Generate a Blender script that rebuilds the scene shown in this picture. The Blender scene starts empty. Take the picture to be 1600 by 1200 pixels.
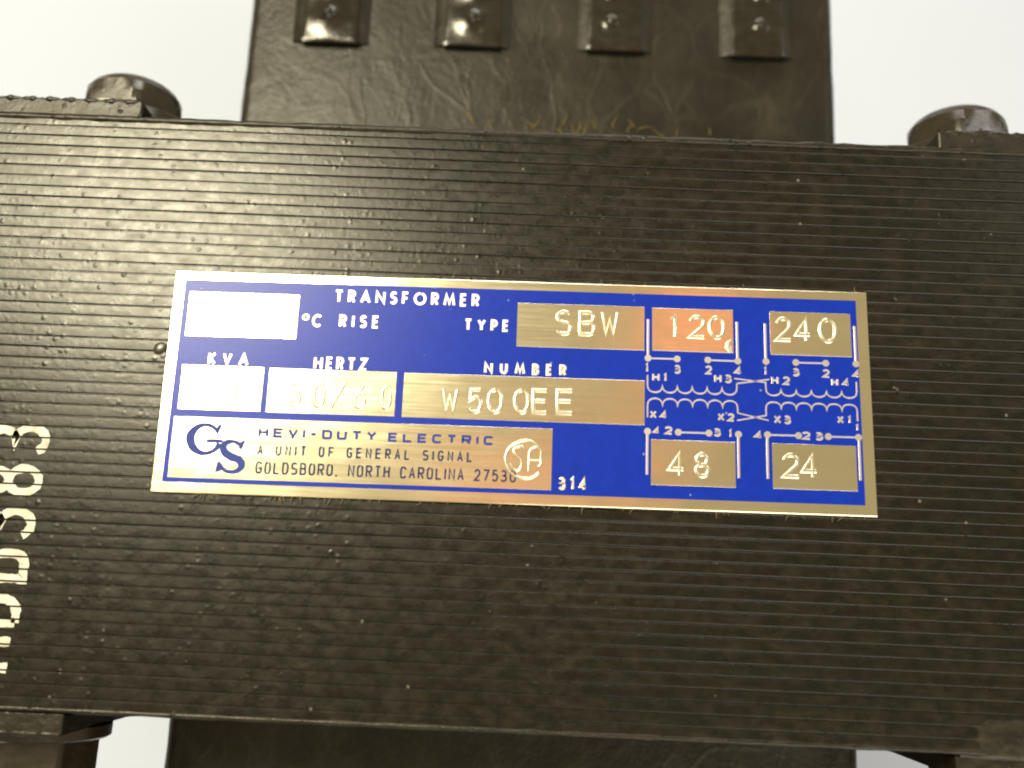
import bpy, bmesh, math, random
from mathutils import Matrix, Vector

# ---------------------------------------------------------------- camera, light, exposure
random.seed(7)
S = 0.001                      # lengths below are in millimetres, z = 0 is the top face of the core
TOP = 110.0                    # the core's top face stands this far above the table
scene = bpy.context.scene
C = scene.collection

cam_data = bpy.data.cameras.new('camera')
cam_data.lens = 33.75
cam_data.sensor_width = 36.0
cam_data.clip_start = 0.005
cam_data.clip_end = 50.0
cam_data.dof.use_dof = True
cam_data.dof.focus_distance = 0.104
cam_data.dof.aperture_fstop = 16.0
cam = bpy.data.objects.new('camera', cam_data)
C.objects.link(cam)
cam.matrix_world = Matrix((
    (0.99906528, -0.04116189, 0.01320062, 0.87866 * S),
    (0.04307852, 0.97335056, -0.22523972, -22.57324 * S),
    (-0.00357754, 0.22559785, 0.97421395, (100.73259 + TOP) * S),
    (0, 0, 0, 1)))
scene.camera = cam
scene.cycles.pixel_filter_type = 'BLACKMAN_HARRIS'
scene.cycles.filter_width = 2.1

world = bpy.data.worlds.new('World')
scene.world = world
world.use_nodes = True
bg = world.node_tree.nodes['Background']
bg.inputs['Color'].default_value = (0.62, 0.51, 0.29, 1)
bg.inputs['Strength'].default_value = 0.68


def area_lamp(name, loc, target, size, size_y, watts, colour):
    d = bpy.data.lights.new(name, 'AREA')
    d.shape = 'RECTANGLE'
    d.size, d.size_y = size * S, size_y * S
    d.energy = watts
    d.color = colour
    o = bpy.data.objects.new(name, d)
    C.objects.link(o)
    a = Vector((loc[0], loc[1], loc[2] + TOP)) * S
    b = Vector((target[0], target[1], target[2] + TOP)) * S
    o.location = a
    o.rotation_euler = (b - a).to_track_quat('-Z', 'Y').to_euler()
    return o


area_lamp('ceiling_lamp', (-240, 214, 500), (-39, 16, 0), 175, 170, 4.5, (1.0, 0.90, 0.62))
area_lamp('added_fill', (230, -460, 430), (20, -40, -60), 420, 420, 2.5, (1.0, 0.91, 0.73))  # added fill, no known source; lifts the table along the near side
area_lamp('bolt_glint_fill', (480, 330, 470), (54, 37, -5), 110, 110, 0.35, (1.0, 0.98, 0.94))  # added only to put a bright reflection on the right bolt head
area_lamp('edge_glint_fill', (60, 640, 230), (10, 40, -40), 320, 110, 1.25, (1.0, 0.96, 0.88))  # added low behind the core to brighten its far edge bead and the table
for loc, sx, sy, w in (((92, 130, 400), 42, 44, .010), ((12, 41, 400), 130, 24, .0085)):
    lamp = area_lamp('orange_reflection_fill', loc, (loc[0], loc[1], 0), sx, sy, w, (1.0, 0.15, 0.06))  # added emitters standing in for something orange mirrored in the nameplate
    lamp.rotation_euler = (0, 0, math.radians(8))

vs = scene.view_settings
vs.view_transform = 'Standard'
vs.look = 'None'
vs.exposure = 0.0
vs.gamma = 1.0
vs.use_curve_mapping = False


# ---------------------------------------------------------------- materials
class NT:
    def __init__(self, name):
        self.m = bpy.data.materials.new(name)
        self.m.use_nodes = True
        self.t = self.m.node_tree
        self.b = self.t.nodes['Principled BSDF']
        self.pos = self.t.nodes.new('ShaderNodeNewGeometry').outputs['Position']

    def n(self, kind, **kw):
        x = self.t.nodes.new(kind)
        for k, v in kw.items():
            setattr(x, k, v)
        return x

    def l(self, a, b):
        self.t.links.new(a, b)

    def mapping(self, sc, off=(0, 0, 0), rot=(0, 0, 0)):
        m = self.n('ShaderNodeMapping')
        m.inputs['Scale'].default_value = sc
        m.inputs['Location'].default_value = off
        m.inputs['Rotation'].default_value = rot
        self.l(self.pos, m.inputs['Vector'])
        return m.outputs[0]

    def noise(self, sc, detail=3, rough=.55, off=(0, 0, 0), rot=(0, 0, 0), dist=0):
        """noise with per-axis frequency, cycles per millimetre"""
        if not isinstance(sc, tuple):
            sc = (sc, sc, sc)
        v = self.mapping(tuple(1000 * q for q in sc), off, rot)
        x = self.n('ShaderNodeTexNoise')
        x.inputs['Scale'].default_value = 1
        x.inputs['Detail'].default_value = detail
        x.inputs['Roughness'].default_value = rough
        x.inputs['Distortion'].default_value = dist
        self.l(v, x.inputs['Vector'])
        return x.outputs['Fac']

    def ramp(self, fac, a, b, va, vb):
        x = self.n('ShaderNodeMapRange')
        x.inputs['From Min'].default_value = a
        x.inputs['From Max'].default_value = b
        x.inputs['To Min'].default_value = va
        x.inputs['To Max'].default_value = vb
        self.l(fac, x.inputs['Value'])
        return x.outputs[0]

    def math(self, op, a, b):
        x = self.n('ShaderNodeMath', operation=op)
        for i, q in enumerate((a, b)):
            if isinstance(q, (int, float)):
                x.inputs[i].default_value = q
            else:
                self.l(q, x.inputs[i])
        return x.outputs[0]

    def mix(self, fac, a, b):
        x = self.n('ShaderNodeMix', data_type='RGBA')
        if isinstance(fac, (int, float)):
            x.inputs[0].default_value = fac
        else:
            self.l(fac, x.inputs[0])
        for i, q in ((6, a), (7, b)):
            if isinstance(q, tuple):
                x.inputs[i].default_value = (*q, 1)
            else:
                self.l(q, x.inputs[i])
        return x.outputs[2]

    def spots(self, freq, radius, off=(0, 0, 0), dome=False):
        """1 inside small scattered dots, 0 elsewhere; most cells are empty"""
        v = self.mapping((1000 * freq,) * 3, off)
        x = self.n('ShaderNodeTexVoronoi')
        x.inputs['Scale'].default_value = 1
        self.l(v, x.inputs['Vector'])
        d = self.ramp(x.outputs['Distance'], 0 if dome else radius * .5, radius, 1, 0)
        if dome:
            d.node.interpolation_type = 'SMOOTHSTEP'
        sep = self.n('ShaderNodeSeparateColor')
        self.l(x.outputs['Color'], sep.inputs[0])
        return d, sep.outputs[0]

    def bump(self, height, dist, strength=1.0, prev=None):
        x = self.n('ShaderNodeBump')
        x.inputs['Strength'].default_value = strength
        x.inputs['Distance'].default_value = dist * S
        self.l(height, x.inputs['Height'])
        if prev is not None:
            self.l(prev, x.inputs['Normal'])
        return x.outputs[0]

    def set(self, **kw):
        for k, v in kw.items():
            i = self.b.inputs[k.replace('_', ' ')]
            if isinstance(v, tuple):
                i.default_value = (*v, 1)
            elif isinstance(v, (int, float)):
                i.default_value = v
            else:
                self.l(v, i)
        return self.m


def varnish(name, base, dusty, rough, bump_mm=.03, grain=1.3, spec=.42):
    t = NT(name)
    big = t.noise(.09, 4, .6)
    mid = t.noise((.5, .8, .8), 4, .65, off=(3, 1, 2))
    fac = t.math('MULTIPLY', t.ramp(big, .35, .7, .25, 1), t.ramp(mid, .42, .75, 0, 1))
    col = t.mix(fac, base, dusty)
    sp, rnd = t.spots(.42, .09)
    keep = t.math('MULTIPLY', sp, t.math('GREATER_THAN', rnd, .8))
    col = t.mix(t.math('MULTIPLY', keep, .5), col, (.25, .23, .18))
    fine = t.noise(grain, 4, .65, off=(7, 3, 1))
    lump, rnd2 = t.spots(1.25, .5, off=(5, 5, 5), dome=True)
    lump = t.math('MULTIPLY', lump, t.ramp(rnd2, .5, 1.0, 0, 1))
    lump = t.math('MULTIPLY', lump, t.ramp(t.noise(.16, 2, .5, off=(9, 4, 4)), .40, .62, .1, 1))
    n1 = t.bump(fine, bump_mm * 2.4)
    n2 = t.bump(lump, bump_mm * 4.0, prev=n1)
    r = t.math('ADD', t.ramp(mid, .3, .7, rough - .05, rough + .08), t.math('MULTIPLY', keep, .2))
    return t.set(Base_Color=col, Roughness=r, Normal=n2, Specular_IOR_Level=spec)


M = {}
M['varnish'] = varnish('black_varnish', (.0050, .0040, .0021), (.021, .017, .0095), .285, .0095)
M['bracket'] = varnish('black_bracket_paint', (.010, .0082, .0045), (.038, .031, .017), .36, .03)
M['bolt'] = varnish('black_bolt_paint', (.018, .013, .007), (.034, .026, .015), .27, .007, spec=.8)
M['terminal'] = varnish('varnished_terminal', (.012, .0095, .006), (.03, .026, .017), .20, .008, spec=.6)

t = NT('varnished_coil_paper')
a = t.noise((.16, .10, .16), 4, .65, rot=(0, 0, .4), dist=.4)
g = t.noise(.12, 4, .6, off=(1, 8, 3))


def creases(freq, rot, off):
    v = t.mapping(freq, off, rot)
    wob = t.n('ShaderNodeTexNoise')
    wob.inputs['Scale'].default_value = 60
    t.l(t.pos, wob.inputs['Vector'])
    add = t.n('ShaderNodeVectorMath', operation='MULTIPLY_ADD')
    t.l(wob.outputs['Color'], add.inputs[0])
    add.inputs[1].default_value = (1.3, 1.3, 1.3)
    t.l(v, add.inputs[2])
    x = t.n('ShaderNodeTexVoronoi', feature='DISTANCE_TO_EDGE')
    x.inputs['Scale'].default_value = 1
    t.l(add.outputs[0], x.inputs['Vector'])
    return t.ramp(x.outputs['Distance'], 0, .05, 1, 0)


c1 = creases((150, 70, 100), (0, 0, .5), (0, 0, 0))
c2 = creases((110, 60, 100), (0, 0, -.6), (5, 2, 1))
cr = t.math('MULTIPLY', t.math('MAXIMUM', c1, c2), t.ramp(g, .38, .62, .15, 1))
col = t.mix(t.math('MULTIPLY', t.ramp(a, .4, .7, 0, 1), t.ramp(g, .35, .7, .2, 1)), (.011, .0095, .0058), (.032, .028, .018))
col = t.mix(t.math('MULTIPLY', cr, .13), col, (.10, .085, .05))
n = t.bump(cr, .03)
n = t.bump(a, .22, prev=n)
n = t.bump(t.noise(1.4, 4, .65), .05, prev=n)
M['coil'] = t.set(Base_Color=col, Roughness=t.ramp(g, .3, .7, .32, .42), Specular_IOR_Level=.33, Normal=n)

t = NT('brushed_aluminium')
brush = t.noise((.10, 7, 7), 3, .7)
dull = t.noise(.15, 4, .6)
wave = t.noise((.10, .16, .1), 2, .5, off=(2, 6, 1))
n = t.bump(brush, .004)
n = t.bump(wave, .10, prev=n)
M['metal'] = t.set(Base_Color=t.mix(t.ramp(dull, .35, .7, 0, 1), (.92, .87, .68), (.84, .79, .59)), Metallic=1.0,
                   Roughness=t.ramp(brush, .3, .7, .15, .22), Normal=n)
t = NT('bare_metal_lettering')
M['letter'] = t.set(Base_Color=(.84, .79, .72), Metallic=.85, Roughness=.36)
t = NT('worn_metal_lettering')
M['diagram'] = t.set(Base_Color=(.60, .57, .62), Metallic=.8, Roughness=.4)
t = NT('stamped_metal')
M['stamp'] = t.set(Base_Color=(.92, .87, .70), Metallic=1.0, Roughness=.29)
t = NT('blue_print')
mott = t.noise(.8, 4, .7)
sp, rnd = t.spots(.8, .14)
keep = t.math('MULTIPLY', sp, t.math('GREATER_THAN', rnd, .9))
col = t.mix(t.ramp(mott, .3, .7, 0, 1), (.002, .022, .34), (.003, .028, .40))
col = t.mix(t.math('MULTIPLY', keep, .5), col, (.35, .42, .7))
M['blue'] = t.set(Base_Color=col, Roughness=.30, Specular_IOR_Level=.25, Normal=t.bump(t.noise((2, 5, 4), 2), .006))
t = NT('blue_ink')
M['ink'] = t.set(Base_Color=(.012, .032, .26), Roughness=.5, Specular_IOR_Level=.3)
t = NT('faded_blue_ink')
M['ink_thin'] = t.set(Base_Color=(.028, .034, .11), Roughness=.7, Specular_IOR_Level=.2)
t = NT('white_marking_paint')
w = t.noise(.7, 4, .7)
M['white'] = t.set(Base_Color=t.mix(t.ramp(w, .4, .72, 0, 1), (.74, .72, .64), (.40, .38, .31)), Roughness=.55,
                   Normal=t.bump(t.noise(1.5), .03))
t = NT('dried_varnish')
M['amber'] = t.set(Base_Color=(.10, .072, .02), Roughness=.4)
t = NT('dried_glue')
M['glue'] = t.set(Base_Color=(.10, .08, .045), Roughness=.45)
t = NT('white_table')
w = t.noise(.02, 3)
M['table'] = t.set(Base_Color=t.mix(w, (.53, .60, .80), (.56, .63, .83)), Roughness=.6)


# ---------------------------------------------------------------- mesh helpers
def obj(name, verts, faces, mat, parent=None, smooth=None, loc=(0, 0, 0)):
    """one mesh object; verts in mm with z = 0 at the core's top face"""
    me = bpy.data.meshes.new(name)
    me.from_pydata([(x * S, y * S, z * S) for x, y, z in verts], [], faces)
    bm = bmesh.new()
    bm.from_mesh(me)
    bmesh.ops.recalc_face_normals(bm, faces=bm.faces)
    if smooth is not None:
        for f in bm.faces:
            f.smooth = True
        for e in bm.edges:
            if len(e.link_faces) == 2 and e.calc_face_angle(0) > math.radians(smooth):
                e.smooth = False
    bm.to_mesh(me)
    bm.free()
    me.materials.append(mat)
    o = bpy.data.objects.new(name, me)
    C.objects.link(o)
    o.location = (loc[0] * S, loc[1] * S, (loc[2] + TOP) * S)
    if parent is not None:
        hang(o, parent)
    return o


def hang(o, parent):
    """parent without moving: parents are unrotated, so subtract their world place"""
    w, q = Vector((0, 0, 0)), parent
    while q is not None:
        w += q.location
        q = q.parent
    o.parent = parent
    o.location = o.location - w


class MB:
    def __init__(self):
        self.v, self.f = [], []

    def add(self, v, f):
        k = len(self.v)
        self.v += v
        self.f += [tuple(i + k for i in q) for q in f]
        return self

    def box(self, x0, x1, y0, y1, z0, z1):
        v = [(x, y, z) for z in (z0, z1) for y in (y0, y1) for x in (x0, x1)]
        return self.add(v, [(0, 2, 3, 1), (4, 5, 7, 6), (0, 1, 5, 4), (2, 6, 7, 3), (0, 4, 6, 2), (1, 3, 7, 5)])

    def slab(self, x0, x1, y0, y1, z0, z1, c):
        """box whose upper edges are chamfered by c"""
        rings = [(0, z0), (0, z1 - c), (c * .35, z1 - c * .35), (c, z1)]
        v, f = [], []
        for ins, z in rings:
            v += [(x0 + ins, y0 + ins, z), (x1 - ins, y0 + ins, z), (x1 - ins, y1 - ins, z), (x0 + ins, y1 - ins, z)]
        for r in range(len(rings) - 1):
            for i in range(4):
                a, b = 4 * r + i, 4 * r + (i + 1) % 4
                f.append((a, b, b + 4, a + 4))
        f += [(3, 2, 1, 0), tuple(4 * (len(rings) - 1) + i for i in range(4))]
        return self.add(v, f)

    def ribbon(self, pts, hw, prof, z=0.0, closed=False):
        """strip along a polyline; prof = [(across -1..1, height)], hw = half width or one per point"""
        n = len(pts)
        if n < 2:
            return self
        hws = hw if isinstance(hw, (list, tuple)) else [hw] * n
        v, f = [], []
        k = len(prof)
        for i in range(n):
            p = Vector(pts[i])
            if closed:
                d0, d1 = p - Vector(pts[i - 1]), Vector(pts[(i + 1) % n]) - p
            else:
                d0 = p - Vector(pts[i - 1]) if i else None
                d1 = Vector(pts[i + 1]) - p if i < n - 1 else None
            d0 = d1 if d0 is None else d0
            d1 = d0 if d1 is None else d1
            d0, d1 = d0.normalized(), d1.normalized()
            n0, n1 = Vector((-d0.y, d0.x)), Vector((-d1.y, d1.x))
            m = n0 + n1
            m = n0 if m.length < 1e-4 else m.normalized()
            m = m / max(.45, m.dot(n0))
            for s, h in prof:
                v.append((p.x + m.x * s * hws[i], p.y + m.y * s * hws[i], z + h))
        for i in range(n if closed else n - 1):
            j = (i + 1) % n
            for q in range(k):
                r = (q + 1) % k
                f.append((i * k + q, i * k + r, j * k + r, j * k + q))
        if not closed:
            f += [tuple(range(k)), tuple((n - 1) * k + q for q in reversed(range(k)))]
        return self.add(v, f)

    def poly(self, pts, z0, z1):
        n = len(pts)
        v = [(x, y, z0) for x, y in pts] + [(x, y, z1) for x, y in pts]
        f = [tuple(reversed(range(n))), tuple(range(n, 2 * n))]
        f += [(i, (i + 1) % n, n + (i + 1) % n, n + i) for i in range(n)]
        return self.add(v, f)

    def disc(self, x, y, r, z0, z1, n=18):
        return self.poly([(x + r * math.cos(2 * math.pi * i / n), y + r * math.sin(2 * math.pi * i / n)) for i in range(n)], z0, z1)

    def lathe_y(self, cx, cz, rings, rfun=None, n=48):
        """rings = [(y, r)] round an axis along y; rfun(angle) caps the radius (hexagons)"""
        v, f = [], []
        for y, r in rings:
            for i in range(n):
                a = 2 * math.pi * i / n
                q = min(r, rfun(a)) if rfun else r
                v.append((cx + q * math.sin(a), y, cz + q * math.cos(a)))
        for j in range(len(rings) - 1):
            for i in range(n):
                a, b = j * n + i, j * n + (i + 1) % n
                f.append((a, b, b + n, a + n))
        f += [tuple(range(n)), tuple((len(rings) - 1) * n + i for i in reversed(range(n)))]
        return self.add(v, f)

    def build(self, name, mat, parent=None, smooth=None, loc=(0, 0, 0)):
        return obj(name, self.v, self.f, mat, parent, smooth, loc)


# ---------------------------------------------------------------- lettering drawn as strokes
def arc(cx, cy, rx, ry, a0, a1, n=12, p=2.0):
    o = []
    for i in range(n + 1):
        a = math.radians(a0 + (a1 - a0) * i / n)
        c, s = math.cos(a), math.sin(a)
        o.append((cx + rx * math.copysign(abs(c) ** (2 / p), c), cy + ry * math.copysign(abs(s) ** (2 / p), s)))
    return o


FUTURA = dict(T=.56, R=.46, A=.72, N=.66, S=.42, F=.40, O=.92, M=.84, E=.40, C=.74, I=0, Y=.62, P=.44, K=.52, V=.66, H=.60,
              Z=.54, U=.56, B=.46, X=.56, L=.4, G=.86, D=.66, W=.9)


def glyph(ch, w=.6, p=2.0):
    """polylines of one capital or digit in a box w wide and 1 high; p > 2 squares the round letters"""
    h = w / 2
    bow = min(.25, w * .7)
    if ch == 'A': return [[(0, 0), (h, 1), (w, 0)], [(w * .17, .32), (w * .83, .32)]]
    if ch == 'B': return [[(0, .53), (0, 1), (w - bow, 1)] + arc(w - bow - .02, .765, bow - .02, .235, 80, -90, 8, p) + [(0, .53), (0, 0), (w - bow, 0)] + arc(w - bow, .265, bow, .265, -80, 78, 8, p)]
    if ch == 'C': return [arc(h, .5, h, .5, 48 if p < 3 else 25, 312 if p < 3 else 335, 22, p)]
    if ch == 'D': return [[(0, 0), (0, 1), (w * .35, 1)] + arc(w * .35, .5, w * .65, .5, 85, -85, 14, p) + [(w * .35, 0), (0, 0)]]
    if ch == 'E': return [[(w, 1), (0, 1), (0, 0), (w, 0)], [(0, .52), (w * .9, .52)]]
    if ch == 'F': return [[(w, 1), (0, 1), (0, 0)], [(0, .5), (w * .9, .5)]]
    if ch == 'G': return [arc(h, .5, h, .5, 45 if p < 3 else 28, 360, 24, p) + [(w * .55, .5)]] if p < 3 else [arc(h, .5, h, .5, 28, 340, 24, p) + [(w, .45), (w * .5, .45)]]
    if ch == 'H': return [[(0, 0), (0, 1)], [(w, 0), (w, 1)], [(0, .52), (w, .52)]]
    if ch == 'I': return [[(h, 0), (h, 1)]]
    if ch == 'K': return [[(0, 0), (0, 1)], [(w, 1), (0, .42)], [(w * .28, .58), (w, 0)]]
    if ch == 'L': return [[(0, 1), (0, 0), (w, 0)]]
    if ch == 'M': return [[(0, 0), (w * .16, 1), (h, .12), (w * .84, 1), (w, 0)]]
    if ch == 'N': return [[(0, 0), (0, 1), (w, 0), (w, 1)]]
    if ch in 'O0': return [arc(h, .5, h, .5, 90, 450 - 15, 24, p)]
    if ch == 'P': return [[(0, 0), (0, 1), (w - bow, 1)] + arc(w - bow, .72, bow, .28, 80, -85, 8, p) + [(0, .44)]]
    if ch == 'R': return [[(0, 0), (0, 1), (w - bow, 1)] + arc(w - bow, .74, bow, .26, 80, -85, 8, p) + [(0, .48)], [(w * .45, .48), (w, 0)]]
    if ch == 'S':
        return [arc(h, .755, h * .92, .245, 25, 250, 12, p)[:-1] + [(h, .51)] + arc(h, .255, h, .255, 75, -155, 12, p)]
    if ch == 'T': return [[(0, 1), (w, 1)], [(h, .99), (h, 0)]]
    if ch == 'U': return [[(0, 1), (0, .4)] + arc(h, .36, h, .36, 180, 360, 12, p) + [(w, .4), (w, 1)]]
    if ch == 'V': return [[(0, 1), (h, 0), (w, 1)]]
    if ch == 'W': return [[(0, 1), (w * .25, 0), (h, .72), (w * .75, 0), (w, 1)]]
    if ch == 'X': return [[(0, 0), (w, 1)], [(0, 1), (w, 0)]]
    if ch == 'Y': return [[(0, 1), (h, .48), (w, 1)], [(h, .5), (h, 0)]]
    if ch == 'Z': return [[(0, 1), (w, 1), (0, 0), (w, 0)]]
    if ch == '1': return [[(w * .15, .82), (w * .62, 1), (w * .62, 0)]]
    if ch == '2': return [arc(h, .70, h * .95, .30, 165, -35, 12) + [(0, 0), (w, 0)]]
    if ch == '3': return [arc(h * .9, .755, h * .85, .245, 150, -80, 10) + [(h * .7, .52)] + arc(h * .9, .265, h * 1.05, .265, 80, -150, 12)]
    if ch == '4': return [[(w * .74, 0), (w * .74, 1), (0, .28), (w, .28)]]
    if ch == '5': return [[(w * .9, 1), (w * .16, 1), (w * .08, .55)] + arc(h * .95, .33, h * 1.02, .33, 120, -150, 14)]
    if ch == '6': return [[(w * .78, .98), (w * .2, .55)] + arc(h, .31, h, .31, 150, 500, 18)]
    if ch == '7': return [[(0, 1), (w, 1), (w * .35, 0)]]
    if ch == '8': return [arc(h, .75, h * .85, .25, -90, 262, 16), arc(h, .255, h, .255, 90, 442, 16)]
    if ch == '-': return [[(0, .48), (w, .48)]]
    if ch == '.': return [[(h - .04, .0), (h + .04, .06)]]
    if ch == ',': return [[(w * .3, -.12), (w * .45, .07)]]
    if ch == '/': return [[(0, -.08), (w, 1.12)]]
    return []


FLAT = [(-1, 0), (-1, .018), (-.72, .034), (.72, .034), (1, .018), (1, 0)]
INK = [(-1, 0), (-1, .012), (1, .012), (1, 0)]
RIDGE = [(-1, -.012)] + [(q / 4, .074 * (1 - (q / 4) ** 2)) for q in range(-4, 5)] + [(1, -.012)]


def word(mb, txt, style, x0, x1, y, h, z):
    fut = style == 'f'
    sx = dict(f=1, w=1.75, n=.76, s=1, d=1)[style]
    hw = dict(f=.15, w=.13, n=.095, s=.215, d=.115)[style]
    p = dict(f=2, w=4.5, n=3.2, s=2.2, d=2.2)[style]
    prof = dict(f=FLAT, w=INK, n=INK, s=RIDGE, d=FLAT)[style]

    def width(c):
        if fut:
            return FUTURA.get(c, .46 if c != '1' else .25)
        if c == 'I': return .0
        if c == ' ': return .45
        if c in ',.': return .12
        if c == '-': return .38
        if c in 'MW': return .72
        if c == '1': return .36
        return .6 if style != 'd' else .82
    hh = h - 2 * hw if style != 's' else h - hw
    if len(txt) == 1:
        ws = [max(.02, (x1 - x0 - 2 * hw) / hh)]
        if txt in '1.': ws = [min(.45, ws[0])]
        gap = 0
    else:
        ws = [width(c) * sx for c in txt]
        gap = (x1 - x0 - 2 * hw - sum(ws) * hh) / (len(txt) - 1)
    x = x0 + hw
    layer = 0
    for c, w in zip(txt, ws):
        for st in glyph(c, max(w, .0), p):
            mb.ribbon([(x + a * hh, y + hw + b * hh) for a, b in st], hw, prof, z + .002 * (layer % 4))
            layer += 1
        x += w * hh + gap


# ---------------------------------------------------------------- what the nameplate carries, in plate millimetres
# (text, style, left, right, baseline, height)
TEXTS=[
 ('TRANSFORMER', 'f', -20.27, -4.35, 9.12, 1.51),
 ('C', 'f', -22.52, -21.31, 6.26, 1.48),
 ('RISE', 'f', -19.57, -15.17, 6.31, 1.49),
 ('TYPE', 'f', -5.92, -1.0, 6.4, 1.39),
 ('NUMBER', 'f', -3.54, 5.34, 1.67, 1.31),
 ('KVA', 'f', -33.42, -28.98, 1.65, 1.43),
 ('HERTZ', 'f', -21.95, -16.11, 1.53, 1.46),
 ('314', 'f', 4.74, 7.72, -10.57, 1.38),
 ('HEVI-DUTY', 'w', -27.19, -14.62, -6.06, 1.03),
 ('ELECTRIC', 'w', -13.4, -2.23, -6.1, 1.0),
 ('A UNIT OF GENERAL SIGNAL', 'n', -27.12, -4.35, -7.97, 1.13),
 ('GOLDSBORO, NORTH CAROLINA 27530', 'n', -27.14, 0.3, -9.95, 1.29),
 ('S', 's', 3.92, 5.87, 6.19, 2.72),
 ('B', 's', 6.49, 8.43, 6.22, 2.68),
 ('W', 's', 8.89, 10.97, 6.21, 2.73),
 ('W', 's', -8.03, -6.09, -2.84, 2.65),
 ('5', 's', -5.2, -3.5, -2.78, 2.65),
 ('0', 's', -3.16, -1.31, -2.73, 2.65),
 ('0', 's', -0.33, 1.51, -2.67, 2.65),
 ('E', 's', 1.65, 3.46, -2.63, 2.65),
 ('E', 's', 4.24, 6.18, -2.57, 2.65),
 ('5', 's', -24.44, -22.93, -2.7, 2.66),
 ('0', 's', -21.83, -20.33, -2.7, 2.66),
 ('/', 's', -19.98, -18.14, -2.69, 2.66),
 ('6', 's', -17.45, -15.94, -2.69, 2.66),
 ('0', 's', -14.57, -13.21, -2.68, 2.66),
 ('.', 's', -35.85, -35.5, -2.62, 2.67),
 ('5', 's', -34.06, -32.55, -2.6, 2.67),
 ('0', 's', -31.45, -29.87, -2.59, 2.66),
 ('0', 's', -28.84, -27.33, -2.6, 2.66),
 ('1', 's', 16.27, 17.59, 6.31, 2.5),
 ('2', 's', 18.42, 20.36, 6.32, 2.5),
 ('0', 's', 20.57, 22.51, 6.31, 2.5),
 ('2', 's', 27.84, 29.7, 6.31, 2.61),
 ('4', 's', 29.96, 31.78, 6.31, 2.61),
 ('0', 's', 32.54, 34.61, 6.31, 2.61),
 ('4', 's', 16.18, 18.02, -8.82, 2.54),
 ('8', 's', 18.95, 20.67, -8.82, 2.54),
 ('2', 's', 28.17, 30.11, -8.54, 2.48),
 ('4', 's', 30.18, 31.97, -8.54, 2.47),
 ('1', 'd', 13.79, 14.2, 2.39, 1.07),
 ('3', 'd', 16.88, 17.64, 2.36, 0.99),
 ('2', 'd', 20.25, 21.01, 2.4, 0.99),
 ('4', 'd', 23.34, 24.17, 2.43, 0.96),
 ('1', 'd', 26.5, 26.91, 2.5, 0.96),
 ('3', 'd', 29.59, 30.41, 2.5, 0.92),
 ('2', 'd', 32.81, 33.63, 2.47, 0.94),
 ('4', 'd', 36.03, 36.85, 2.51, 0.92),
 ('H1', 'd', 14.55, 16.2, 1.43, 0.95),
 ('H3', 'd', 21.2, 23.12, 1.51, 0.95),
 ('H2', 'd', 27.3, 29.35, 1.51, 0.95),
 ('H4', 'd', 33.73, 35.67, 1.55, 0.9),
 ('X4', 'd', 14.28, 16.15, -2.64, 0.9),
 ('X2', 'd', 21.49, 23.32, -2.67, 0.9),
 ('X3', 'd', 27.46, 29.33, -2.75, 0.94),
 ('X1', 'd', 34.17, 35.73, -2.52, 0.87),
 ('4', 'd', 14.61, 15.37, -4.32, 0.79),
 ('2', 'd', 15.85, 16.73, -4.31, 0.9),
 ('3', 'd', 21.03, 21.87, -4.34, 0.9),
 ('1', 'd', 22.61, 23.05, -4.43, 0.9),
 ('4', 'd', 25.32, 26.2, -4.47, 0.86),
 ('2', 'd', 30.39, 31.33, -4.37, 0.89),
 ('3', 'd', 31.8, 32.68, -4.39, 0.89),
 ('1', 'd', 36.03, 36.51, -3.28, 0.76),
]
PANELS = [(-36.17, -24.1, 4.84, 9.85), (-.16, 13.7, 4.84, 9.76), (-36.07, -27.23, -3.3, 1.58), (-26.64, -12.89, -3.35, 1.52),
          (-12.11, 13.75, -3.38, 1.48), (-36.32, 4.01, -10.64, -4.1), (14.53, 23.32, 4.87, 9.7), (27.3, 36.08, 4.85, 9.71),
          (14.43, 23.32, -9.7, -4.88), (27.2, 36.04, -9.65, -4.85)]
BARS = [((14.11, 8.37), (14.1, 3.97)), ((23.75, 8.4), (23.75, 3.96)), ((26.8, 8.3), (26.79, 4.03)), ((36.5, 8.32), (36.48, 4.1)),
        ((14.06, -4.03), (14.03, -8.65)), ((23.68, -4.05), (23.66, -8.68)), ((26.74, -3.97), (26.7, -8.64)), ((36.42, -3.93), (36.38, -8.5))]
DOTS = [(14.1, 3.99), (17.23, 4.0), (20.54, 4.0), (23.76, 3.98), (26.79, 4.04), (30.0, 4.04), (33.21, 4.06), (36.45, 4.1),
        (14.06, -4.03), (17.32, -4.02), (20.56, -4.01), (23.68, -4.03), (26.75, -3.97), (30.03, -3.95), (33.17, -3.95), (36.36, -3.93)]
LINKS = [(DOTS[a], DOTS[b]) for a, b in ((0, 1), (2, 3), (5, 6), (9, 10), (12, 13), (14, 15))]


# ---------------------------------------------------------------- the table
tb = obj('table', [(-900, -900, -TOP), (900, -900, -TOP), (900, 900, -TOP), (-900, 900, -TOP)], [(0, 1, 2, 3)], M['table'])
tb['kind'] = 'structure'

# ---------------------------------------------------------------- the transformer
unit = bpy.data.objects.new('transformer', None)
C.objects.link(unit)
unit.location = (1.5 * S, -2.2 * S, 0)
unit['label'] = 'black varnished laminated-core transformer with blue metal nameplate, lying on a white surface'
unit['category'] = 'transformer'

X0, X1, Y0, Y1 = -64.0, 67.0, -34.8, 30.3         # the core
YOKE, LEG, DEEP = 20.0, 21.5, 104.0
NLAM = 52
PITCH = (Y1 - Y0) / NLAM

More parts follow.
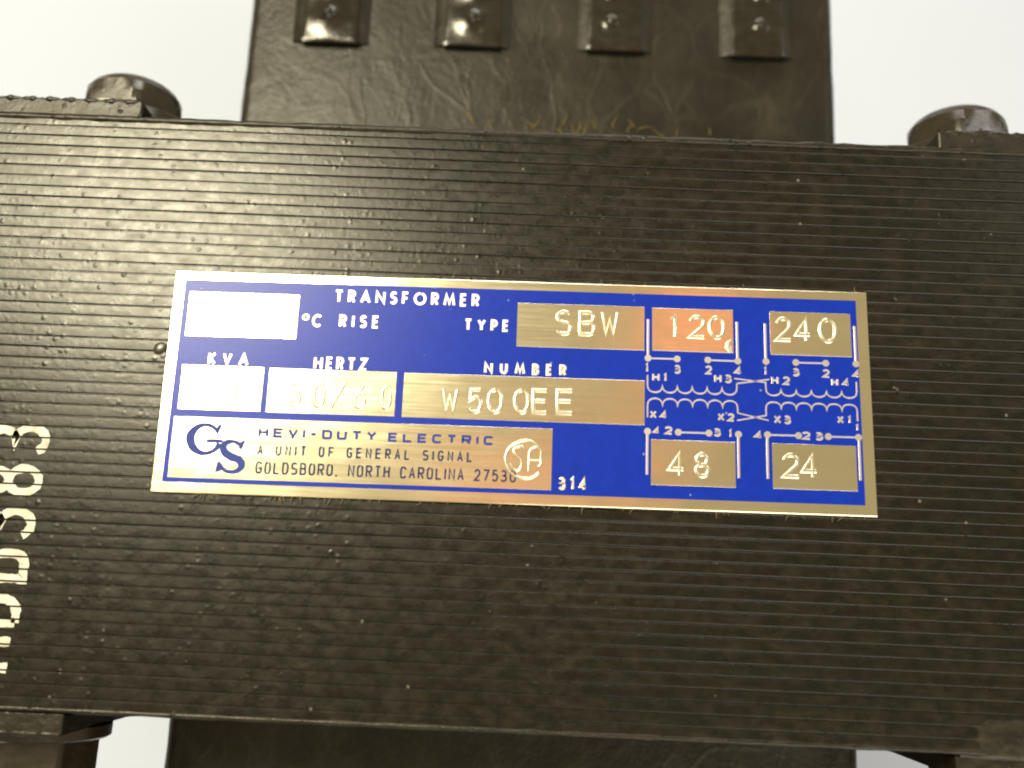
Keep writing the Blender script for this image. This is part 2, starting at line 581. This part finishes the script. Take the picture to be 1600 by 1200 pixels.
core = MB()
g = .13
core.box(X0 + g, X1 - g, Y0 + g, Y1 - g, -YOKE + g, -g)
core.box(X0 + g, X1 - g, Y0 + g, Y1 - g, -DEEP + g, -DEEP + YOKE - g)
for a, b in ((X0, X0 + LEG), (1.5 - LEG, 1.5 + LEG), (X1 - LEG, X1)):
    core.box(a + g, b - g, Y0 + g, Y1 - g, -DEEP + YOKE - g, -YOKE + g)
core = core.build('core', M['varnish'], unit)


def lamination_mesh(i, lift=0.0):
    rnd = random.Random(i)
    t = PITCH / 2 - .022
    prof = [(-t, -YOKE), (-t, -.15), (-t + .03, -.05), (-t + .10, -.010), (0, 0), (t - .10, -.010), (t - .03, -.05), (t, -.15), (t, -YOKE)]
    xs = [X0, X0 + 33, 1.5, X1 - 33, X1]
    v, f = [], []
    for j, x in enumerate(xs):
        dz = rnd.uniform(-.035, .035)
        dy = rnd.uniform(-.012, .012)
        for y, z in prof:
            v.append((x, y + (dy if z > -1 else 0), z + (dz + lift if z > -1 else 0)))
    k = len(prof)
    for j in range(len(xs) - 1):
        for q in range(k):
            r = (q + 1) % k
            f.append((j * k + q, j * k + r, (j + 1) * k + r, (j + 1) * k + q))
    f += [tuple(range(k)), tuple((len(xs) - 1) * k + q for q in reversed(range(k)))]
    m = MB().add(v, f)
    for a, b in ((X0, X0 + LEG), (1.5 - LEG, 1.5 + LEG), (X1 - LEG, X1)):
        m.box(a, b, -t, t, -DEEP + YOKE, -YOKE)
    m.box(X0, X1, -t, t, -DEEP, -DEEP + YOKE)
    return m


lift = []
protos = []
for i in range(NLAM):
    y = Y0 + (i + .5) * PITCH
    dz = random.uniform(-.05, .05)
    lift.append(dz)
    if i < 6:
        o = lamination_mesh(i).build('lamination', M['varnish'], core, 20, (0, y, dz))
        protos.append(o)
    else:
        o = protos[random.randrange(6)].copy()
        C.objects.link(o)
        o.parent = None
        o.location = (0, y * S, (dz + TOP) * S)
        hang(o, core)

# thick bead of varnish along the two outer edges of the stack
for y, rr, seed in ((Y1 - .16, .42, 3), (Y0 + .14, .30, 4)):
    rnd = random.Random(seed)
    m = MB()
    v, f = [], []
    n, k = 90, 7
    for i in range(n + 1):
        x = X0 + .3 + (X1 - X0 - .6) * i / n
        r = rr * rnd.uniform(.75, 1.2)
        for q in range(k):
            a = math.pi * 2 * q / k
            v.append((x, y + r * math.cos(a), -.12 + r * .75 * math.sin(a)))
    for i in range(n):
        for q in range(k):
            a, b = i * k + q, i * k + (q + 1) % k
            f.append((a, b, b + k, a + k))
    m.add(v, f).build('varnish_bead', M['bracket'], core, 60)

# ---------------------------------------------------------------- white stock number painted across the laminations
strokes = []
yy = -31.7
for ch in 'HDB383':
    w = .52
    for st in glyph(ch, w, 2.6 if ch not in '38' else 2):
        pts = []
        for a, b in st:
            u, q = a * 4.9, b * 6.3
            pts.append((-49.95 - q - .02 * u + .022 * (yy + 20), yy + .85 + u))
        strokes.append(pts)
    yy += 4.42
bm = bmesh.new()
for i in range(NLAM):
    ya, yb = Y0 + i * PITCH + .10, Y0 + (i + 1) * PITCH - .10
    for si, pts in enumerate(strokes):
        if min(q[1] for q in pts) - .8 > yb or max(q[1] for q in pts) + .8 < ya:
            continue
        fine = []
        for a, b in zip(pts[:-1], pts[1:]):
            n = max(1, int(math.dist(a, b) / .35))
            fine += [(a[0] + (b[0] - a[0]) * k / n, a[1] + (b[1] - a[1]) * k / n) for k in range(n)]
        fine.append(pts[-1])
        rnd = random.Random(si)
        mb = MB().ribbon(fine, [rnd.uniform(.38, .54) for _ in fine], [(-1, 0), (1, 0)])
        one = bmesh.new()
        vs_ = [one.verts.new((x * S, y * S, (lift[i] + .045 + .003 * (si % 5)) * S)) for x, y, z in mb.v]
        for k in range(len(fine) - 1):
            one.faces.new((vs_[2 * k], vs_[2 * k + 1], vs_[2 * k + 3], vs_[2 * k + 2]))
        for yc, s in ((ya, -1), (yb, 1)):
            bmesh.ops.bisect_plane(one, geom=one.verts[:] + one.edges[:] + one.faces[:], plane_co=(0, yc * S, 0), plane_no=(0, s, 0), clear_outer=True)
        tmp = bpy.data.meshes.new('tmp')
        one.to_mesh(tmp)
        bm.from_mesh(tmp)
        bpy.data.meshes.remove(tmp)
        one.free()
me = bpy.data.meshes.new('painted_number')
bm.to_mesh(me)
bm.free()
me.materials.append(M['white'])
o = bpy.data.objects.new('painted_number', me)
C.objects.link(o)
o.location = (0, 0, TOP * S)
hang(o, core)
o['label'] = 'white painted number running up the laminations'

# ---------------------------------------------------------------- coil through the core's two windows
CX0, CX1, CZ = -40.5, 42.6, -20.6
m = MB()
for ya, yb in ((Y1 + .6, 70), (-73, Y0 - .6)):
    v, f = [], []
    R, k = 1.6, 6
    sec = []
    for cx, cz, a0 in ((CX1 - R, CZ - R, 0), (CX0 + R, CZ - R, 90), (CX0 + R, -83 + R, 180), (CX1 - R, -83 + R, 270)):
        for q in range(k + 1):
            a = math.radians(a0 + 90 * q / k)
            sec.append((cx + R * math.cos(a), cz + R * math.sin(a)))
    ns = 14
    for j in range(ns + 1):
        y = ya + (yb - ya) * j / ns
        for x, z in sec:
            v.append((x + random.uniform(-.07, .07), y, z))
    nn = len(sec)
    for j in range(ns):
        for q in range(nn):
            a, b = j * nn + q, j * nn + (q + 1) % nn
            f.append((a, b, b + nn, a + nn))
    f += [tuple(range(nn)), tuple(ns * nn + q for q in reversed(range(nn)))]
    m.add(v, f)
m.box(X0 + LEG + .7, 1.5 - LEG - .7, Y0 - .6, Y1 + .6, -82.8, CZ - .1)
m.box(1.5 + LEG + .7, X1 - LEG - .7, Y0 - .6, Y1 + .6, -82.8, CZ - .1)
coil = m.build('coil', M['coil'], unit, 40)

# amber varnish runs where the coil leaves the core
m = MB()
rnd = random.Random(12)
for i in range(26):
    x = rnd.choice((rnd.uniform(-14, 22), rnd.uniform(4, 16), rnd.uniform(-6, 30)))
    y = rnd.uniform(40.2, 42.5)
    a = rnd.uniform(.5, 2.7)
    L = rnd.uniform(.8, 3.0)
    pts = [(x, y)]
    for q in range(4):
        a += rnd.uniform(-.5, .5)
        pts.append((pts[-1][0] + math.cos(a) * L / 4, pts[-1][1] + math.sin(a) * L / 4))
    m.ribbon(pts, [.11, .15, .13, .09, .04], [(-1, 0), (-.5, .08), (.5, .08), (1, 0)], CZ + .003 * i)
o = m.build('varnish_streak', M['amber'], coil)
o['kind'] = 'stuff'


# ---------------------------------------------------------------- terminals on the coil
def terminal(x0, x1, y0, dx, dy, bowl):
    """flat lug under varnish with two punched dimples, standing proud of the coil paper"""
    W, L, H = x1 - x0, 14.0, 1.15
    nx, ny = 22, 40
    v, f = [], []
    for j in range(ny + 1):
        for i in range(nx + 1):
            x, y = x0 + W * i / nx, y0 + L * j / ny
            z = H
            for cx, cy in ((dx, dy), (dx + .1, dy + 4.6)):
                r = math.hypot(x - cx, y - cy)
                z -= bowl * math.exp(-(r / 2.2) ** 2)
                z += .7 * math.exp(-(r / .6) ** 2)
            if i in (0, nx) or j in (0, ny):
                z = H - .12
            v.append((x, y, CZ + z))
    for j in range(ny):
        for i in range(nx):
            a = j * (nx + 1) + i
            f.append((a, a + 1, a + nx + 2, a + nx + 1))
    ring = [i for i in range(nx + 1)] + [(j + 1) * (nx + 1) - 1 for j in range(1, ny + 1)] + \
           [ny * (nx + 1) + i for i in reversed(range(nx))] + [j * (nx + 1) for j in reversed(range(1, ny))]
    k = len(v)
    for i in ring:
        x, y, z = v[i]
        v.append((x, y, CZ - .2))
    n = len(ring)
    f += [(ring[i], k + i, k + (i + 1) % n, ring[(i + 1) % n]) for i in range(n)]
    t = obj('terminal', v, f, M['terminal'], unit, 45)
    # the varnished paper is drawn up against both flanks of the lug
    m = MB()
    for s, xe in ((-1, x0), (1, x1)):
        v, f = [], []
        prof = [(0, .62), (.45, .48), (1.15, .26), (1.6, 0), (1.6, -.2), (0, -.2)]
        ys = [y0 + .3 + q * 1.3 for q in range(11)]
        for y in ys:
            e = .03 * math.sin(y * 1.7 + x0)
            v += [(xe + s * (q - .02 + (e if q else 0)), y, CZ + z) for q, z in prof]
        kk = len(prof)
        for j in range(len(ys) - 1):
            for q in range(kk):
                r = (q + 1) % kk
                f.append((j * kk + q, j * kk + r, (j + 1) * kk + r, (j + 1) * kk + q))
        f += [tuple(range(kk)), tuple((len(ys) - 1) * kk + q for q in range(kk))]
        m.add(v, f)
    m.build('paper_fold', M['coil'], t, 50)
    return t


terminal(-32.4, -24.7, 53.4, -28.9, 57.4, -.75)
terminal(-12.4, -4.7, 53.6, -8.6, 57.6, -.7)
terminal(7.7, 15.3, 53.7, 10.9, 57.9, -.2)
terminal(27.9, 35.2, 53.6, 31.9, 58.2, -.2)


# ---------------------------------------------------------------- mounting brackets and clamping bolts
def bracket(xa, xb, yin, side, outer):
    """upright strap against the end of the stack with a foot turned outwards on the table"""
    T = 2.2
    m = MB()
    y0, y1 = (yin, yin + T) if side > 0 else (yin - T, yin)
    m.slab(xa, xb, y0, y1, -TOP + 2.6, -.35, .25)
    f0, f1 = (y1, y1 + 14) if side > 0 else (y0 - 14, y0)
    m.slab(xa, xb, min(f0, y0), max(f1, y1), -TOP, -TOP + 2.6, .25)
    o = m.build('mounting_bracket', M['bracket'], unit)
    bm = bmesh.new()
    bm.from_mesh(o.data)
    up = [e for e in bm.edges if abs(e.verts[0].co.z - e.verts[1].co.z) > 50 * S]
    bmesh.ops.bevel(bm, geom=up, offset=.3 * S, segments=2, affect='EDGES')
    bm.to_mesh(o.data)
    bm.free()
    # lumpy paint along its outer upper edge
    v, f = [], []
    rnd = random.Random(int(xa * 7 + yin))
    n, k = 60, 7
    ye = y1 - .15 if side > 0 else y0 + .15
    for i in range(n + 1):
        x = xa + .2 + (xb - xa - .4) * i / n
        rr = .30 + .10 * math.sin(i * .83 + xa) + .06 * math.sin(i * 2.1) + rnd.uniform(-.03, .03)
        v += [(x, ye + rr * math.cos(2 * math.pi * q / k), -.5 + rr * .8 * math.sin(2 * math.pi * q / k)) for q in range(k)]
    for i in range(n):
        f += [(i * k + q, i * k + (q + 1) % k, (i + 1) * k + (q + 1) % k, (i + 1) * k + q) for q in range(k)]
    obj('varnish_bead', v, f, M['bracket'], o, 70)
    return o


bracket(-63.5, -44.7, Y1 + .18, 1, -1)
bracket(47.1, 66.5, Y1 + .18, 1, 1)
bracket(-63.5, -43.9, Y0 - .18, -1, -1)
bracket(45.0, 66.5, Y0 - .18, -1, 1)


def hexagon(af, turn):
    return lambda a: (af / 2) / math.cos(((math.degrees(a) - turn + 30) % 60 - 30) * math.pi / 180)


def bolt(x, z, turn, turn2):
    ya, yb = Y1 + .18 + 2.2, Y0 - .18 - 2.2
    af = 11.3
    b = MB().lathe_y(x, z, [(ya + 1.4, 3.15), (yb - 8.6, 3.15), (yb - 9.2, 2.5)], n=32)
    h = hexagon(af, turn)
    y = ya + 1.45
    b.lathe_y(x, z, [(y, 6.1), (y + .3, 6.5), (y + 1.4, 6.42), (y + 2.8, 6.15), (y + 4.1, 5.75), (y + 4.9, 5.2), (y + 5.5, 4.4), (y + 5.8, 3.3), (y + 5.9, 1.5)], h, 72)
    b = b.build('bolt', M['bolt'], unit, 13)
    for yy_, s in ((ya, 1), (yb, -1)):
        rw = 8.5 if s > 0 else 7.0
        MB().lathe_y(x, z, [(yy_ + s * .02, rw), (yy_ + s * 1.2, rw), (yy_ + s * 1.42, rw - .3)], n=56).build('washer', M['bolt'], b, 30)
    h2 = hexagon(10.4, turn2)
    y = yb - 1.45
    MB().lathe_y(x, z, [(y, 5.9), (y - .4, 9), (y - 4.7, 9), (y - 5.1, 6.0), (y - 5.6, 5.2)], h2, 72).build('nut', M['bolt'], b, 28)


bolt(-50.4, -10.6, -5, 12)
bolt(54.0, -10.6, 8, -8)

# ---------------------------------------------------------------- small blemishes in the varnish
for x, y, r in ((40.75, 1.9, .42), (41.1, 12.0, .28), (-38.9, 3.05, .9), (-1.7, -23.2, .2)):
    v, f = [], []
    nr, na = 6, 14
    rnd = random.Random(int(x * 10))
    for j in range(nr + 1):
        q = j / nr
        z = .10 * math.sin(min(1, q) * math.pi) + .06 * (1 - q) if r < .6 else .16 * (1 - q * q)
        for i in range(na):
            a = 2 * math.pi * i / na
            k = 1 + .2 * math.sin(a * 2 + x)
            v.append((x + r * q * k * math.cos(a) * 1.1, y + r * q * k * .8 * math.sin(a), z * (1.6 if r < .6 else 1.1) - (.08 if j == nr else 0)))
    for j in range(nr):
        for i in range(na):
            a, b = j * na + i, j * na + (i + 1) % na
            f.append((a, b, b + na, a + na))
    obj('paint_blister', v, f, M['bolt'], core, 180)

# varnish pooled over the corner of the stack, hiding the plate joints
v, f = [], []
nx, ny = 18, 12
for j in range(ny + 1):
    for i in range(nx + 1):
        a, b = i / nx, j / ny
        x, y = 45.5 + 13 * a, Y0 - .9 + 5.6 * b
        e = min(1, min(a * 4, (1 - b) * 2.5, (1 - a) * 6))
        e = e * e * (3 - 2 * e)
        w = .06 * math.sin(x * 1.3) * math.cos(y * 1.1 + x)
        z = -.35 + .55 * e + w * e - (.9 if j == 0 else 0)
        v.append((x, y, z))
for j in range(ny):
    for i in range(nx):
        a = j * (nx + 1) + i
        f.append((a, a + 1, a + nx + 2, a + nx + 1))
obj('varnish_pool', v, f, M['bracket'], core, 180)

# ---------------------------------------------------------------- nameplate (built flat, then turned a little on the core)
Z0, ZP = .10, .36
plate = MB().slab(-38, 38, -12.26, 12.26, Z0, ZP, .10).build('nameplate', M['metal'], unit)
plate['label'] = 'blue and bare aluminium nameplate with stamped ratings'
plate_things = []


def on_plate(mb, name, mat, smooth=None):
    o = mb.build(name, mat, None, smooth)
    plate_things.append(o)
    return o


on_plate(MB().slab(-36.85, 36.76, -11.1, 11.25, ZP - .05, ZP + .012, .006), 'blue_field', M['blue'])
ZB = ZP + .012
for x0, x1, y0, y1 in PANELS:
    on_plate(MB().slab(x0, x1, y0, y1, ZB - .03, ZB + .03, .015), 'rating_panel', M['metal'])
ZM = ZB + .03
groups = {}
for i, (txt, style, x0, x1, y, h) in enumerate(TEXTS):
    z = {'f': ZB, 'd': ZB, 'w': ZM, 'n': ZM, 's': ZM}[style]
    mb = MB()
    word(mb, txt, style, x0, x1, y, h, z)
    if txt == 'C':
        mb.ribbon(arc(-23.22, 7.36, .30, .27, 0, 345, 16), .11, FLAT, ZB)
    nm = 'stamped_character' if style == 's' else 'printed_lettering'
    mt = {'f': 'letter', 'd': 'diagram', 'w': 'ink', 'n': 'ink_thin', 's': 'stamp'}[style]
    on_plate(mb, nm, M[mt], 35 if style == 's' else None)

# wiring diagram: bars, links, dots, windings and crossings
def line(*pts, hw=.075, z=ZB):
    return MB().ribbon(list(pts), hw, FLAT, z)


for a, b in BARS:
    on_plate(line(a, b, hw=.13), 'diagram_bar', M['diagram'])
for a, b in LINKS:
    on_plate(line(a, b, hw=.085, z=ZB + .003), 'diagram_link', M['diagram'])
for x, y in DOTS:
    on_plate(MB().disc(x, y, .37, ZB - .005, ZB + .045), 'diagram_dot', M['diagram'])


def winding(xa, xb, ends, base, depth, n=6, sgn=-1):
    pts = [ends[0]]
    step = (xb - xa) / n
    for i in range(n):
        cx = xa + (i + .5) * step
        for q in range(9):
            a = math.pi * q / 8
            pts.append((cx - step * .5 * math.cos(a), base + sgn * depth * math.sin(a) ** .75))
    pts.append(ends[1])
    out, last = [], None
    for q in pts:
        if last is None or math.dist(q, last) > .02:
            out.append(q)
            last = q
    return MB().ribbon(out, .085, FLAT, ZB)


on_plate(winding(14.05, 23.62, ((14.05, 2.12), (23.62, 1.5)), 1.02, .78), 'diagram_winding', M['diagram'])
on_plate(winding(26.72, 36.42, ((26.72, 1.72), (36.42, 2.12)), 1.0, .68), 'diagram_winding', M['diagram'])
on_plate(winding(14.06, 23.66, ((14.06, -2.51), (23.66, -1.72)), -1.23, .82, sgn=1), 'diagram_winding', M['diagram'])
on_plate(winding(26.68, 36.37, ((26.68, -1.9), (36.37, -2.2)), -1.15, .76, sgn=1), 'diagram_winding', M['diagram'])
for a, b in (((23.35, 2.05), (26.76, 1.72)), ((23.60, 1.50), (27.09, 2.07)), ((23.64, -1.72), (26.92, -2.42)), ((23.56, -2.53), (26.72, -1.88))):
    on_plate(line(a, b, hw=.075, z=ZB + .004), 'diagram_crossing', M['diagram'])


# the two-letter emblem
def catmull(pts, n=6):
    out = []
    for i in range(len(pts) - 1):
        p0, p1, p2, p3 = (Vector(pts[max(0, i - 1)]), Vector(pts[i]), Vector(pts[i + 1]), Vector(pts[min(len(pts) - 1, i + 2)]))
        for q in range(n):
            t = q / n
            v = .5 * ((2 * p1) + (p2 - p0) * t + (2 * p0 - 5 * p1 + 4 * p2 - p3) * t * t + (3 * p1 - p0 - 3 * p2 + p3) * t ** 3)
            out.append((v.x, v.y))
    out.append(tuple(pts[-1]))
    return out


def widths(keys, n):
    out = []
    for i in range(n):
        u = i / (n - 1) * (len(keys) - 1)
        k = min(int(u), len(keys) - 2)
        out.append(keys[k] + (keys[k + 1] - keys[k]) * (u - k))
    return out


G = catmull([(-31.50, -5.72), (-31.75, -5.36), (-32.30, -5.02), (-33.01, -4.92), (-33.80, -5.26), (-34.28, -5.90), (-34.34, -6.60), (-34.07, -7.24), (-33.44, -7.80), (-32.62, -7.98), (-31.85, -7.72), (-31.42, -7.30), (-31.22, -6.85)])
mb = MB()
mb.ribbon(G, widths([.15, .19, .20, .21, .34, .45, .47, .43, .31, .21, .21, .28, .32], len(G)), INK, ZM)
mb.poly([(-31.08, -4.82), (-31.42, -4.86), (-31.78, -5.36), (-31.62, -5.90), (-31.42, -5.92), (-31.28, -5.30)], ZM, ZM + .016)
mb.ribbon([(-32.62, -6.70), (-32.30, -6.64), (-31.9, -6.62), (-30.85, -6.62)], [.14, .21, .20, .20], INK, ZM + .006)
on_plate(mb, 'emblem_letter', M['ink'])
Sg = catmull([(-28.86, -7.22), (-29.20, -6.82), (-29.85, -6.62), (-30.45, -6.76), (-30.74, -7.19), (-30.55, -7.80), (-29.84, -8.24), (-29.10, -8.48), (-28.66, -8.95), (-28.75, -9.45), (-29.25, -9.80), (-29.90, -9.86), (-30.55, -9.58), (-30.96, -8.98)])
mb = MB()
mb.ribbon(Sg, widths([.13, .17, .20, .30, .39, .41, .41, .41, .39, .31, .21, .20, .18, .15], len(Sg)), INK, ZM + .010)
mb.poly([(-28.50, -6.42), (-28.80, -6.55), (-29.28, -6.86), (-29.02, -7.42), (-28.80, -7.44), (-28.66, -6.95)], ZM, ZM + .027)
mb.poly([(-31.34, -9.92), (-31.04, -9.86), (-30.62, -9.62), (-30.88, -9.05), (-31.00, -8.76), (-31.20, -8.76)], ZM, ZM + .029)
on_plate(mb, 'emblem_letter', M['ink'])

# the approval mark stamped at the end of the maker's panel: a large C round an S and an A
mb = MB()
mb.ribbon(arc(1.12, -7.48, 2.02, 2.02, 42, 318, 34), .17, RIDGE, ZM)
mb.ribbon([(a * 1.0 - .52 + .0, b) for a, b in [(1.60, -6.35), (1.30, -6.08), (.75, -6.15), (.42, -6.55), (.62, -7.0), (1.15, -7.45), (1.38, -7.95), (1.20, -8.5), (.80, -8.75), (.35, -8.45), (.12, -7.95)]], .14, RIDGE, ZM)
mb.ribbon([(1.58, -8.75), (1.58, -6.75)] + arc(2.22, -6.85, .62, .72, 170, 5, 10) + [(2.84, -7.9), (2.60, -8.2)], .14, RIDGE, ZM + .004)
mb.ribbon([(1.62, -7.55), (2.76, -7.55)], .10, RIDGE, ZM - .01)
on_plate(mb, 'stamped_mark', M['stamp'], 35)
# slips of the punch
on_plate(MB().ribbon([(22.95, 4.98), (22.75, 5.5), (22.8, 5.95), (23.1, 6.35)], [.22, .34, .30, .16], RIDGE, ZM - .01), 'punch_slip', M['stamp'], 35)

# dried glue and lint squeezed out along the long edges of the plate
mb = MB()
rnd = random.Random(21)
for i in range(90):
    x = rnd.uniform(-37, 37.5)
    s = rnd.choice((-1, -1, 1))
    y = s * 12.2
    L = rnd.uniform(.25, .9)
    a = s * math.pi / 2 + rnd.uniform(-.9, .9)
    pts = [(x, y)]
    for q in range(3):
        a += rnd.uniform(-.6, .6)
        pts.append((pts[-1][0] + math.cos(a) * L / 3, pts[-1][1] + math.sin(a) * L / 3))
    mb.ribbon(pts, [.10, .08, .06, .03], [(-1, 0), (-.4, .05), (.4, .05), (1, 0)], .09 + .0012 * i)
o = on_plate(mb, 'glue_residue', M['glue'])
o['kind'] = 'stuff'

turn = Matrix.Rotation(.0083637, 4, 'Z')
plate.matrix_world = Matrix.Translation((0, 0, TOP * S)) @ turn
hang(plate, unit)
inv = Matrix.Translation((0, 0, TOP * S))
for o in plate_things:
    o.parent = plate
    o.location = (0, 0, 0)
